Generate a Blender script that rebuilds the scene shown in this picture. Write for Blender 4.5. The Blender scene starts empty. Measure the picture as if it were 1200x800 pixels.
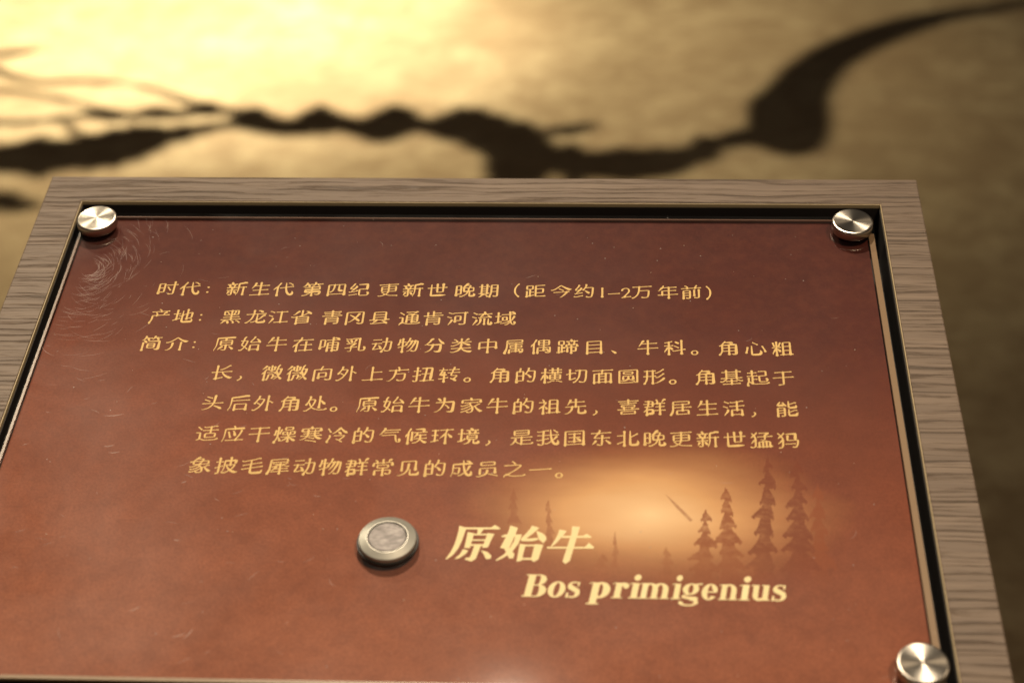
import bpy, bmesh, math, random
from mathutils import Matrix, Vector
random.seed(7)
C = bpy.context.scene.collection
S = bpy.context.scene

# ---------------------------------------------------------------- camera, world, lamps, exposure
TILT = math.radians(15)
O = Vector((0, 0, 1.05))
PANEL = Matrix.Translation(O) @ Matrix.Rotation(TILT, 4, 'X')      # sloping sign plane: x right, y up the slope, z out
cam_d = bpy.data.cameras.new('camera'); cam = bpy.data.objects.new('camera', cam_d); C.objects.link(cam)
cam.matrix_world = Matrix(((0.99837530, -0.00888996, 0.05628252, 0.07043697),
                           (0.05418409, 0.45374718, -0.88948164, -0.86858459),
                           (-0.01763058, 0.89108612, 0.45349167, 1.39875899), (0, 0, 0, 1)))
cam_d.sensor_width = 36; cam_d.lens = 36 * 2132.71 / 1200
cam_d.clip_start = 0.05; cam_d.clip_end = 60
cam_d.dof.use_dof = True; cam_d.dof.focus_distance = 0.855; cam_d.dof.aperture_fstop = 7.5
S.camera = cam
w = bpy.data.worlds.new('World'); S.world = w; w.use_nodes = True
w.node_tree.nodes['Background'].inputs[0].default_value = (1.0, 0.83, 0.66, 1)
w.node_tree.nodes['Background'].inputs[1].default_value = 0.05
S.view_settings.view_transform = 'Standard'; S.view_settings.look = 'None'
S.view_settings.exposure = 0; S.view_settings.gamma = 1; S.view_settings.use_curve_mapping = False
S.cycles.use_denoising = True
S.cycles.max_bounces = 8; S.cycles.transparent_max_bounces = 16

def spot(name, loc, target, watt, col, size, radius=.03, blend=1.0):
    d = bpy.data.lights.new(name, 'SPOT'); d.energy = watt; d.color = col
    d.spot_size = math.radians(size); d.spot_blend = blend; d.shadow_soft_size = radius
    o = bpy.data.objects.new(name, d); C.objects.link(o); o.location = loc
    o.rotation_euler = (Vector(target) - Vector(loc)).to_track_quat('-Z', 'Y').to_euler()
    return o
LAMP = [-1.12, 3.871, 3.2]
spot('track_spot_on_skeleton', LAMP, (-1.15, 3.62, 0), 1000, (1.0, .84, .55), 86, .05)
spot('track_spot_hot_beam', LAMP, (-1.0, 3.60, 0), 2100, (1.0, .90, .66), 38, .05)
spot('track_spot_on_sign', (-0.108, 0.560, 3.344), (-.03, -.36, .95), 190, (1.0, .82, .60), 30, .028)
spot('fill_spot_behind_visitor', (.75, -1.05, 2.95), (.25, -.1, .9), 95, (1.0, .76, .50), 75, .06)  # added fill lamp, softens and warms the shadows on the sign
spot('track_spot_left', (-1.003, 0.951, 2.761), (-.14, -.10, 1.0), 60, (1.0, .84, .60), 50, .03)

# ---------------------------------------------------------------- helpers
def link(name, me, mat=None, parent=None, M=None, smooth=False):
    o = bpy.data.objects.new(name, me); C.objects.link(o)
    if mat is not None and not me.materials: me.materials.append(mat)
    if smooth:
        for p in me.polygons: p.use_smooth = True
    if parent is not None:
        o.parent = parent
    if M is not None:
        o.matrix_local = M
    return o
def bm_mesh(name, bm):
    bmesh.ops.recalc_face_normals(bm, faces=bm.faces)
    me = bpy.data.meshes.new(name); bm.to_mesh(me); bm.free(); return me
def box(bm, x0, x1, y0, y1, z0, z1, bev=0, seg=2):
    r = bmesh.ops.create_cube(bm, size=1)
    vs = r['verts']
    for v in vs:
        v.co = Vector((x0 + (v.co.x + .5) * (x1 - x0), y0 + (v.co.y + .5) * (y1 - y0), z0 + (v.co.z + .5) * (z1 - z0)))
    if bev:
        bmesh.ops.bevel(bm, geom=list({e for v in vs for e in v.link_edges}), offset=bev, segments=seg, profile=.6, affect='EDGES')
def lathe(prof, n=64):
    bm = bmesh.new(); rings = []
    for r, z in prof:
        if r < 1e-7: rings.append([bm.verts.new((0, 0, z))])
        else: rings.append([bm.verts.new((r * math.cos(2*math.pi*i/n), r * math.sin(2*math.pi*i/n), z)) for i in range(n)])
    for a, b in zip(rings, rings[1:]):
        for i in range(n):
            j = (i + 1) % n
            if len(a) == 1: bm.faces.new((a[0], b[i], b[j]))
            elif len(b) == 1: bm.faces.new((a[i], a[j], b[0]))
            else: bm.faces.new((a[i], a[j], b[j], b[i]))
    return bm
def empty(name, loc, label=None, cat=None, group=None):
    o = bpy.data.objects.new(name, None); C.objects.link(o); o.location = loc
    o.empty_display_size = .05
    if label: o['label'] = label
    if cat: o['category'] = cat
    if group: o['group'] = group
    return o

# ---------------------------------------------------------------- materials
class NT:
    def __init__(s, name):
        s.m = bpy.data.materials.new(name); s.m.use_nodes = True; s.t = s.m.node_tree
        s.p = s.t.nodes.get('Principled BSDF'); s.out = s.t.nodes.get('Material Output')
    def n(s, typ, **kw):
        x = s.t.nodes.new(typ)
        for k, v in kw.items():
            if k.startswith('i_'):
                key = k[2:]
                key = int(key) if key.isdigit() else key.replace('_', ' ')
                x.inputs[key].default_value = v
            else: setattr(x, k, v)
        return x
    def l(s, a, b): s.t.links.new(a, b)
    def coord(s, kind='Object', scale=(1, 1, 1), loc=(0, 0, 0), rot=(0, 0, 0)):  
        c = s.n('ShaderNodeTexCoord'); m = s.n('ShaderNodeMapping')
        m.inputs['Scale'].default_value = scale; m.inputs['Location'].default_value = loc; m.inputs['Rotation'].default_value = rot
        s.l(c.outputs[kind], m.inputs['Vector']); return m.outputs[0]
    def noise(s, vec, scale, detail=4, rough=.55, dist=0):
        x = s.n('ShaderNodeTexNoise'); x.inputs['Scale'].default_value = scale; x.inputs['Detail'].default_value = detail
        x.inputs['Roughness'].default_value = rough; x.inputs['Distortion'].default_value = dist
        s.l(vec, x.inputs['Vector']); return x.outputs['Fac']
    def ramp(s, fac, stops):
        r = s.n('ShaderNodeValToRGB'); e = r.color_ramp.elements
        while len(e) < len(stops): e.new(.5)
        for i, (p, c) in enumerate(stops):
            e[i].position = p; e[i].color = c if isinstance(c, tuple) else (c, c, c, 1)
        s.l(fac, r.inputs[0]); return r.outputs[0]
    def mix(s, fac, a, b, mode='MIX'):
        x = s.n('ShaderNodeMix', data_type='RGBA', blend_type=mode)
        for sock, v in ((x.inputs[0], fac), (x.inputs[6], a), (x.inputs[7], b)):
            if hasattr(v, 'is_linked'): s.l(v, sock)
            else: sock.default_value = v
        return x.outputs[2]
    def math(s, op, a, b=0.0, c=None):
        x = s.n('ShaderNodeMath', operation=op)
        for i, v in enumerate((a, b) if c is None else (a, b, c)):
            if hasattr(v, 'is_linked'): s.l(v, x.inputs[i])
            else: x.inputs[i].default_value = v
        return x.outputs[0]
    def bump(s, h, dist, strength=1.0):
        b = s.n('ShaderNodeBump'); b.inputs['Strength'].default_value = strength; b.inputs['Distance'].default_value = dist
        s.l(h, b.inputs['Height']); return b.outputs[0]
def simple(name, col, rough=.5, metal=0, spec=.5):
    m = NT(name); m.p.inputs['Base Color'].default_value = (*col, 1); m.p.inputs['Roughness'].default_value = rough
    m.p.inputs['Metallic'].default_value = metal; m.p.inputs['Specular IOR Level'].default_value = spec
    return m.m

def wood_mat():
    m = NT('grey_oak_laminate')
    v = m.coord(scale=(1, 1, 1))
    warp = m.noise(m.coord(scale=(3, 14, 14)), 3, 2)
    vv = m.n('ShaderNodeVectorMath', operation='ADD')
    cx = m.n('ShaderNodeCombineXYZ'); m.l(m.math('MULTIPLY', warp, .009), cx.inputs[1])
    m.l(v, vv.inputs[0]); m.l(cx.outputs[0], vv.inputs[1])
    def st(sc):
        mp = m.n('ShaderNodeMapping'); mp.inputs['Scale'].default_value = sc; m.l(vv.outputs[0], mp.inputs[0]); return mp.outputs[0]
    broad = m.noise(st((4, 170, 170)), 1, 4, .65)
    fine = m.noise(st((22, 1100, 1100)), 1, 3, .65)
    line = m.noise(st((9, 430, 430)), 1, 4, .72)
    col = m.ramp(broad, [(.3, (.150, .110, .082, 1)), (.7, (.25, .188, .142, 1))])
    col = m.mix(m.ramp(fine, [(.38, .6), (.62, 0.)]), col, (.12, .085, .064, 1))
    dark = m.ramp(line, [(.37, 1.), (.47, 0.)])
    col = m.mix(m.math('MULTIPLY', dark, .62), col, (.050, .034, .024, 1))
    m.l(col, m.p.inputs['Base Color'])
    m.p.inputs['Roughness'].default_value = .55
    h = m.math('SUBTRACT', m.math('MULTIPLY', fine, .4), dark)
    m.l(m.bump(h, .0004, .8), m.p.inputs['Normal'])
    return m.m
WOOD = wood_mat()
EDGE = simple('pale_edge_banding', (.50, .40, .24), .5)
BLACK = simple('black_recess_paint', (.022, .018, .017), .6)

def print_mat(tree=None, dark=None):
    m = NT('maroon_sunset_print' if tree is None else 'sepia_' + tree)
    c = m.n('ShaderNodeTexCoord'); s = m.n('ShaderNodeSeparateXYZ'); m.l(c.outputs['Object'], s.inputs[0])
    X, Y = s.outputs[0], s.outputs[1]
    # printed background: deep maroon at the top right, brick red towards the bottom
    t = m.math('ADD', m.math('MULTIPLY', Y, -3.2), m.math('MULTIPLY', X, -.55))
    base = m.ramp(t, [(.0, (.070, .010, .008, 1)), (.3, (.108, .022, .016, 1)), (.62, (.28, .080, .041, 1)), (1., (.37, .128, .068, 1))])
    mott = m.noise(m.coord(scale=(1, 1, 1)), 28, 6, .65)
    base = m.mix(1.0, base, m.ramp(mott, [(.36, (.86, .84, .84, 1)), (.66, (1., 1., 1., 1))]), 'MULTIPLY')
    m2 = m.noise(m.coord(), 150, 4, .7)
    base = m.mix(m.ramp(m2, [(.42, .0), (.66, .28)]), base, (.17, .045, .022, 1))
    m3 = m.noise(m.coord(loc=(3, 2, 0)), 75, 5, .75)
    base = m.mix(1.0, base, m.ramp(m3, [(.40, (.90, .90, .92, 1)), (.64, (1., 1., 1., 1))]), 'MULTIPLY')
    grain = m.noise(m.coord(scale=(1, 1, 1)), 900, 2, .6)
    base = m.mix(m.math('MULTIPLY', m.ramp(grain, [(.42, .0), (.62, .45)]), .6), base, (.11, .028, .016, 1))
    # sunset
    def ell(cx, cy, rx, ry):
        a = m.math('DIVIDE', m.math('SUBTRACT', X, cx), rx); b = m.math('DIVIDE', m.math('SUBTRACT', Y, cy), ry)
        return m.math('SQRT', m.math('ADD', m.math('MULTIPLY', a, a), m.math('MULTIPLY', b, b)))
    wob = m.math('MULTIPLY', m.math('SUBTRACT', m.noise(m.coord(scale=(14, 40, 1)), 1, 3), .5), .35)
    g = m.math('ADD', ell(.086, -.230, .084, .046), wob)
    glow = m.ramp(g, [(.0, 1.), (.4, .85), (.75, .36), (1.0, 0.)])
    low = m.ramp(Y, [(0., 0.), (1., 1.)])
    lowf = m.n('ShaderNodeMapRange'); lowf.inputs['From Min'].default_value = -.292; lowf.inputs['From Max'].default_value = -.236; m.l(Y, lowf.inputs[0])
    fac = m.math('MULTIPLY', glow, lowf.outputs[0])
    gc = m.ramp(g, [(.0, (.95, .70, .43, 1)), (.4, (.78, .46, .22, 1)), (1., (.44, .17, .05, 1))])
    col = m.mix(fac, base, gc)
    if tree:                                     # silhouettes overprinted on the same ground, thinning out at their feet
        foot = m.n('ShaderNodeMapRange'); foot.inputs['From Min'].default_value = -.272; foot.inputs['From Max'].default_value = -.246
        m.l(Y, foot.inputs[0])
        fd = m.math('MULTIPLY', foot.outputs[0], m.ramp(m.noise(m.coord(scale=(1, 1.6, 1)), 260, 4, .7), [(.34, dark[3] * .55), (.56, dark[3])]))
        col = m.mix(fd, col, (*dark[:3], 1))
    m.l(col, m.p.inputs['Base Color']); m.p.inputs['Roughness'].default_value = .6
    m.p.inputs['Specular IOR Level'].default_value = .2
    return m.m
PRINT = print_mat()
def ink(name, col, var=.15):
    m = NT(name); n = m.noise(m.coord(), 120, 3)
    m.l(m.mix(n, (*[c * (1 - var) for c in col], 1), (*[min(1, c * (1 + var)) for c in col], 1)), m.p.inputs['Base Color'])
    m.p.inputs['Roughness'].default_value = .6; m.p.inputs['Specular IOR Level'].default_value = .2
    return m.m
TEXT_INK = ink('gold_text_ink', (.82, .58, .24))
TITLE_INK = ink('cream_title_ink', (1.0, .84, .50), .05)
TREE_INK = {'near': print_mat('near_trees', (.20, .050, .024, .85)), 'mid': print_mat('mid_trees', (.27, .075, .030, .85)), 'far': print_mat('far_trees', (.30, .095, .040, .6))}

def acrylic_mat():
    m = NT('scratched_clear_acrylic')
    m.t.nodes.remove(m.p)
    tr = m.n('ShaderNodeBsdfTransparent'); tr.inputs[0].default_value = (.975, .97, .96, 1)
    gl = m.n('ShaderNodeBsdfGlossy'); gl.inputs['Roughness'].default_value = .045
    hz = m.n('ShaderNodeBsdfGlossy'); hz.inputs['Roughness'].default_value = .42
    df = m.n('ShaderNodeBsdfDiffuse'); df.inputs[0].default_value = (.85, .8, .78, 1)
    fr = m.n('ShaderNodeFresnel'); fr.inputs['IOR'].default_value = 1.45
    nz = m.noise(m.coord(), 260, 2)
    bp = m.bump(nz, .00002, .25)
    m.l(bp, gl.inputs['Normal'])
    geo = m.n('ShaderNodeNewGeometry'); front = m.math('SUBTRACT', 1.0, geo.outputs['Backfacing'])
    a = m.n('ShaderNodeMixShader'); m.l(m.math('MULTIPLY', fr.outputs[0], front), a.inputs[0]); m.l(tr.outputs[0], a.inputs[1]); m.l(gl.outputs[0], a.inputs[2])
    # rubbed haze, heavier in patches on the left
    s = m.n('ShaderNodeSeparateXYZ'); c = m.n('ShaderNodeTexCoord'); m.l(c.outputs['Object'], s.inputs[0])
    hn = m.noise(m.coord(scale=(1, 1, 1)), 9, 5, .6, .4)
    left = m.n('ShaderNodeMapRange'); left.inputs['From Min'].default_value = .03; left.inputs['From Max'].default_value = -.19
    m.l(s.outputs[0], left.inputs[0])
    hf = m.math('MULTIPLY', m.ramp(hn, [(.40, .0), (.80, .022)]), m.math('ADD', m.math('MULTIPLY', left.outputs[0], .9), .35))
    b = m.n('ShaderNodeMixShader'); m.l(m.math('MULTIPLY', hf, front), b.inputs[0]); m.l(a.outputs[0], b.inputs[1]); m.l(hz.outputs[0], b.inputs[2])
    # fine dust specks
    vo = m.n('ShaderNodeTexVoronoi'); vo.inputs['Scale'].default_value = 170; m.l(m.coord(), vo.inputs['Vector'])
    sel = m.ramp(m.n('ShaderNodeTexNoise').outputs[0], [(0., 0.), (1., 1.)])
    sp = m.math('MULTIPLY', m.math('LESS_THAN', vo.outputs['Distance'], .05), m.math('GREATER_THAN', m.noise(m.coord(), 60, 1), .60))
    d = m.n('ShaderNodeMixShader'); m.l(m.math('MULTIPLY', sp, .35), d.inputs[0]); m.l(b.outputs[0], d.inputs[1]); m.l(df.outputs[0], d.inputs[2])
    m.l(d.outputs[0], m.out.inputs['Surface'])
    return m.m
ACRYLIC = acrylic_mat()
SCRATCH = simple('white_scratch', (.72, .60, .56), .3); SCRATCH.node_tree.nodes['Principled BSDF'].inputs['Alpha'].default_value = .36

def steel_mat(name, col, aniso, rough, rings=True):
    m = NT(name); m.p.inputs['Metallic'].default_value = 1; m.p.inputs['Roughness'].default_value = rough
    m.p.inputs['Anisotropic'].default_value = aniso
    t = m.n('ShaderNodeTangent', direction_type='RADIAL', axis='Z'); m.l(t.outputs[0], m.p.inputs['Tangent'])
    n = m.noise(m.coord(), 240, 3) if rings else m.noise(m.coord(scale=(.6, 2.2, 1), rot=(0, 0, .25)), 420, 5, .7)
    lo = .82 if rings else .45
    m.l(m.mix(m.ramp(n, [(.38, 0.), (.62, 1.)]) if not rings else n, (*[x * lo for x in col], 1), (*col, 1)), m.p.inputs['Base Color'])
    if rings:
        c = m.n('ShaderNodeTexCoord'); ln = m.n('ShaderNodeVectorMath', operation='LENGTH'); m.l(c.outputs['Object'], ln.inputs[0])
        cb = m.n('ShaderNodeCombineXYZ'); m.l(ln.outputs['Value'], cb.inputs[0])
        r = m.noise(cb.outputs[0], 2600, 2, .7)
        m.l(m.bump(r, .00004, .5), m.p.inputs['Normal'])
    else:
        r = m.noise(m.coord(scale=(1, 5, 1), rot=(0, 0, .3)), 420, 4, .7)
        m.l(m.bump(r, .0004, .8), m.p.inputs['Normal'])
    return m.m
STEEL = steel_mat('turned_steel', (.56, .52, .46), .85, .30)
BEZEL = steel_mat('bezel_steel', (.44, .43, .385), 0, .40)
BEZEL.node_tree.nodes['Principled BSDF'].inputs['Metallic'].default_value = .75
CAP = steel_mat('worn_button_steel', (.46, .43, .43), 0, .48, rings=False)
CAP.node_tree.nodes['Principled BSDF'].inputs['Metallic'].default_value = .45
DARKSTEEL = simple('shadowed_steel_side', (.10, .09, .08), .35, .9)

def sand_mat():
    m = NT('ochre_display_floor')
    v = m.coord()
    big = m.noise(v, 2.2, 5, .6, .5); mid = m.noise(v, 11, 8, .72, .4); fin = m.noise(v, 70, 4, .7)
    col = m.ramp(big, [(.34, (.25, .185, .100, 1)), (.66, (.40, .325, .195, 1))])
    col = m.mix(m.ramp(mid, [(.42, .75), (.60, 0.)]), col, (.18, .122, .062, 1))
    col = m.mix(m.ramp(fin, [(.45, .35), (.65, 0.)]), col, (.20, .125, .06, 1))
    m.l(col, m.p.inputs['Base Color']); m.p.inputs['Roughness'].default_value = .9
    h = m.math('ADD', m.math('MULTIPLY', mid, 1.0), m.math('MULTIPLY', fin, .25))
    m.l(m.bump(h, .02, .5), m.p.inputs['Normal'])
    return m.m
SAND = sand_mat()
BONE = simple('brown_fossil_bone', (.16, .10, .06), .7)

# ---------------------------------------------------------------- outlines: bones, heading, printed trees, character strokes
BONES = {"spine": [[[-0.8921, 3.1871, 0.896, 0.0041, -0.0154, 0.0], [-0.8676, 3.2035, 0.896, 0.0101, -0.0388, 0.0], [-0.8504, 3.2163, 0.896, 0.0109, -0.0638, 0.0], [-0.828, 3.1999, 0.896, 0.0036, -0.0457, 0.0], [-0.7998, 3.1804, 0.896, 0.005, -0.0425, 0.0], [-0.7766, 3.1809, 0.896, 0.0117, -0.0539, 0.0], [-0.7592, 3.2011, 0.896, 0.0175, -0.0682, 0.0], [-0.7394, 3.2176, 0.896, 0.0136, -0.0795, 0.0], [-0.7159, 3.2088, 0.896, 0.0044, -0.0547, 0.0], [-0.6889, 3.1927, 0.896, 0.0022, -0.0383, 0.0], [-0.6622, 3.1776, 0.896, 0.0054, -0.0504, 0.0], [-0.6388, 3.1862, 0.896, 0.0134, -0.0686, 0.0], [-0.6221, 3.2066, 0.896, 0.0186, -0.0827, 0.0], [-0.6042, 3.2219, 0.896, 0.0073, -0.0678, 0.0], [-0.5804, 3.2053, 0.896, 0.0006, -0.0421, 0.0], [-0.557, 3.1901, 0.896, 0.0027, -0.0543, 0.0], [-0.5353, 3.191, 0.896, 0.0097, -0.0736, 0.0], [-0.5055, 3.211, 0.896, 0.0118, -0.0772, 0.0]]], "skull": [[[-0.5202, 3.2258, 0.896, -0.0046, -0.054, 0.0], [-0.4822, 3.1804, 0.896, -0.0078, -0.0883, 0.0], [-0.4386, 3.1318, 0.896, -0.0071, -0.0988, 0.0], [-0.3971, 3.0977, 0.896, -0.0076, -0.0824, 0.0], [-0.356, 3.047, 0.896, -0.0044, -0.0724, 0.0], [-0.3041, 3.0333, 0.896, 0.0, -0.0703, 0.0], [-0.2398, 3.0336, 0.896, 0.0003, -0.0633, 0.0], [-0.1948, 3.0409, 0.896, 0.0011, -0.0597, 0.0], [-0.1623, 3.0548, 0.896, 0.0035, -0.0443, 0.0], [-0.1149, 3.1058, 0.896, 0.0029, -0.042, 0.0], [-0.0674, 3.1356, 0.896, -0.0001, -0.037, 0.0], [-0.0273, 3.1433, 0.896, -0.0014, -0.03, 0.0]]], "horn": [[[-0.0696, 3.1429, 0.896, -0.0015, -0.0263, 0.0], [-0.0405, 3.1439, 0.896, -0.0013, -0.0559, 0.0], [-0.0144, 3.1659, 0.896, 0.0088, -0.1114, 0.0], [0.0048, 3.2004, 0.896, 0.0328, -0.11, 0.0], [0.0219, 3.2577, 0.896, 0.0439, -0.0735, 0.0], [0.0378, 3.3269, 0.896, 0.0384, -0.0574, 0.0], [0.0556, 3.4, 0.896, 0.0257, -0.0667, 0.0], [0.0863, 3.4808, 0.896, 0.0128, -0.0708, 0.0], [0.1278, 3.5555, 0.896, 0.0052, -0.068, 0.0], [0.1809, 3.6282, 0.896, 0.0008, -0.0616, 0.0], [0.2424, 3.6936, 0.896, -0.002, -0.0586, 0.0], [0.3037, 3.7453, 0.896, -0.0036, -0.0511, 0.0], [0.3648, 3.7875, 0.896, -0.0042, -0.0398, 0.0], [0.4331, 3.8197, 0.896, -0.0043, -0.0325, 0.0], [0.5296, 3.869, 0.896, -0.0038, -0.0249, 0.0]]], "pole": [[[-0.413, 3.1403, 0.896, -0.0405, 0.0183, 0.0], [-0.414, 3.0308, 0.896, -0.0457, 0.017, 0.0], [-0.4132, 2.8959, 0.896, -0.0474, 0.0147, 0.0]]], "nose_bone": [[[-0.3741, 3.1788, 0.896, 0.0006, -0.0155, 0.0], [-0.3403, 3.1792, 0.896, 0.0015, -0.027, 0.0], [-0.3068, 3.1948, 0.896, 0.0013, -0.0173, 0.0], [-0.2934, 3.2026, 0.896, 0.0005, -0.0058, 0.0]]], "ribs": [[[-1.2865, 3.0235, 0.896, 0.0175, -0.0499, 0.0], [-1.2223, 3.0315, 0.896, 0.019, -0.0573, 0.0], [-1.1457, 3.0435, 0.896, 0.0212, -0.0683, 0.0], [-1.0952, 3.0545, 0.896, 0.0194, -0.0611, 0.0], [-1.0485, 3.081, 0.896, 0.0236, -0.0722, 0.0], [-1.0025, 3.1143, 0.896, 0.0184, -0.0588, 0.0], [-0.9488, 3.1483, 0.896, 0.0109, -0.0376, 0.0], [-0.8941, 3.1832, 0.896, 0.0048, -0.0194, 0.0], [-0.8542, 3.1913, 0.896, 0.0033, -0.0157, 0.0]], [[-1.3431, 3.1922, 0.896, 0.0061, -0.0179, 0.0], [-1.2601, 3.1967, 0.896, 0.0057, -0.0179, 0.0], [-1.1911, 3.2011, 0.896, 0.0056, -0.0179, 0.0], [-1.1404, 3.2215, 0.896, 0.0049, -0.016, 0.0], [-1.1003, 3.23, 0.896, 0.0073, -0.0283, 0.0], [-1.056, 3.222, 0.896, 0.0046, -0.0181, 0.0], [-1.0177, 3.2386, 0.896, 0.0081, -0.0324, 0.0], [-0.9675, 3.2346, 0.896, 0.0045, -0.0181, 0.0], [-0.9375, 3.2595, 0.896, 0.0072, -0.0328, 0.0], [-0.8849, 3.2432, 0.896, 0.0031, -0.0202, 0.0], [-0.8476, 3.2312, 0.896, 0.0022, -0.016, 0.0]], [[-1.4664, 3.5592, 0.896, 0.0067, -0.0197, 0.0], [-1.3739, 3.5641, 0.896, 0.0063, -0.0197, 0.0], [-1.3377, 3.574, 0.896, 0.0065, -0.0197, 0.0], [-1.3092, 3.5838, 0.896, 0.0024, -0.0074, 0.0]], [[-1.4533, 3.5205, 0.896, 0.0103, -0.0336, 0.0], [-1.3775, 3.5013, 0.896, 0.0069, -0.0279, 0.0], [-1.3323, 3.4542, 0.896, 0.0032, -0.0173, 0.0], [-1.2645, 3.4041, 0.896, 0.0039, -0.0156, 0.0], [-1.19, 3.4043, 0.896, 0.0035, -0.0135, 0.0], [-1.1112, 3.3867, 0.896, 0.0026, -0.0132, 0.0], [-1.0265, 3.3388, 0.896, 0.0019, -0.0145, 0.0], [-0.9383, 3.2633, 0.896, 0.0014, -0.0174, 0.0]], [[-1.3739, 3.3726, 0.896, 0.0034, -0.011, 0.0], [-1.3119, 3.364, 0.896, 0.0042, -0.0153, 0.0], [-1.2281, 3.3294, 0.896, 0.0033, -0.0148, 0.0], [-1.1582, 3.2872, 0.896, 0.0021, -0.0121, 0.0], [-1.0872, 3.2339, 0.896, 0.0019, -0.0135, 0.0]], [[-1.2352, 2.8709, 0.896, 0.0162, -0.0484, 0.0], [-1.1593, 2.8715, 0.896, 0.0116, -0.0386, 0.0], [-1.1245, 2.8652, 0.896, 0.0079, -0.0288, 0.0], [-1.0984, 2.8621, 0.896, 0.0043, -0.016, 0.0]], [[-1.1664, 3.2132, 0.896, -0.0007, -0.0099, 0.0], [-1.1291, 3.1543, 0.896, -0.0013, -0.0119, 0.0], [-1.0913, 3.0901, 0.896, -0.0025, -0.0172, 0.0]]]}

TITLE = [[[8.25, -240.69], [20.06, -240.46], [21.47, -239.0], [23.81, -240.81], [23.52, -241.46], [8.32, -241.76]], [[6.69, -239.72], [9.76, -240.94], [9.16, -243.94], [8.34, -248.2], [7.04, -252.43], [5.19, -255.94], [2.74, -258.41], [2.35, -258.07], [4.17, -254.23], [5.45, -250.01], [6.18, -245.42], [6.62, -241.86]], [[14.43, -241.49], [16.92, -241.45], [16.18, -243.24], [15.61, -244.24], [14.44, -244.26]], [[10.44, -243.21], [13.14, -243.86], [11.91, -251.98], [9.55, -252.03]], [[18.81, -243.61], [21.64, -244.05], [20.89, -245.83], [19.26, -251.48], [16.91, -251.88], [18.37, -245.18]], [[12.84, -244.15], [19.1, -244.03], [19.14, -244.88], [12.79, -245.01]], [[12.4, -247.27], [18.53, -247.15], [18.47, -247.92], [12.19, -248.05]], [[11.78, -249.88], [17.95, -249.76], [17.9, -250.74], [11.58, -250.87]], [[13.67, -250.55], [16.32, -250.84], [14.65, -257.82], [12.91, -259.23], [10.23, -258.26], [10.43, -257.35], [12.24, -257.04], [13.47, -251.6]], [[9.07, -252.73], [11.31, -253.25], [10.4, -255.28], [7.83, -257.62], [5.87, -258.14], [7.94, -255.54]], [[16.46, -253.07], [19.14, -253.92], [20.93, -255.96], [20.67, -257.7], [18.84, -257.87], [17.93, -255.68]], [[27.88, -239.3], [31.13, -240.52], [30.24, -244.23], [28.43, -250.6], [27.46, -252.36], [24.27, -251.73], [25.65, -247.85], [27.26, -242.88]], [[24.99, -250.32], [27.36, -250.27], [30.31, -254.87], [30.05, -257.16], [28.23, -257.33], [27.02, -254.11]], [[30.27, -244.94], [32.76, -244.89], [31.78, -249.13], [29.12, -254.06], [26.12, -256.89], [23.07, -258.68], [22.83, -258.13], [26.03, -255.17], [28.46, -251.29], [29.87, -247.77]], [[24.46, -245.2], [26.0, -244.25], [32.99, -244.11], [32.76, -245.1], [24.6, -245.83]], [[36.92, -239.13], [39.99, -240.35], [37.61, -243.38], [34.83, -246.4], [39.82, -245.88], [39.6, -247.01], [37.26, -247.76], [33.04, -247.84], [32.46, -246.66], [34.95, -243.08], [36.19, -240.92]], [[38.72, -241.94], [41.31, -243.16], [42.8, -244.83], [43.13, -246.8], [41.93, -248.72], [40.12, -246.86]], [[32.32, -249.26], [34.7, -249.63], [33.4, -258.47], [31.34, -258.99]], [[38.63, -249.27], [41.96, -249.62], [40.16, -257.64], [38.33, -258.98], [37.13, -257.7], [38.18, -251.1]], [[34.49, -249.71], [38.91, -249.62], [38.84, -250.53], [34.32, -250.62]], [[33.54, -256.88], [37.62, -256.79], [37.66, -257.83], [33.28, -257.92]], [[48.39, -241.04], [51.43, -241.83], [49.92, -244.55], [47.39, -248.47], [45.51, -250.6], [45.13, -250.12], [46.71, -246.73], [47.92, -243.18]], [[49.81, -244.55], [58.14, -244.39], [59.71, -243.22], [61.74, -244.88], [61.43, -245.52], [49.42, -245.76]], [[43.42, -250.71], [59.1, -250.4], [60.68, -248.13], [62.92, -250.6], [62.36, -251.37], [43.45, -251.62]], [[53.54, -239.16], [56.78, -239.45], [56.11, -243.01], [53.04, -258.06], [51.27, -259.81], [50.09, -258.46], [53.37, -243.07]]]

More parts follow.
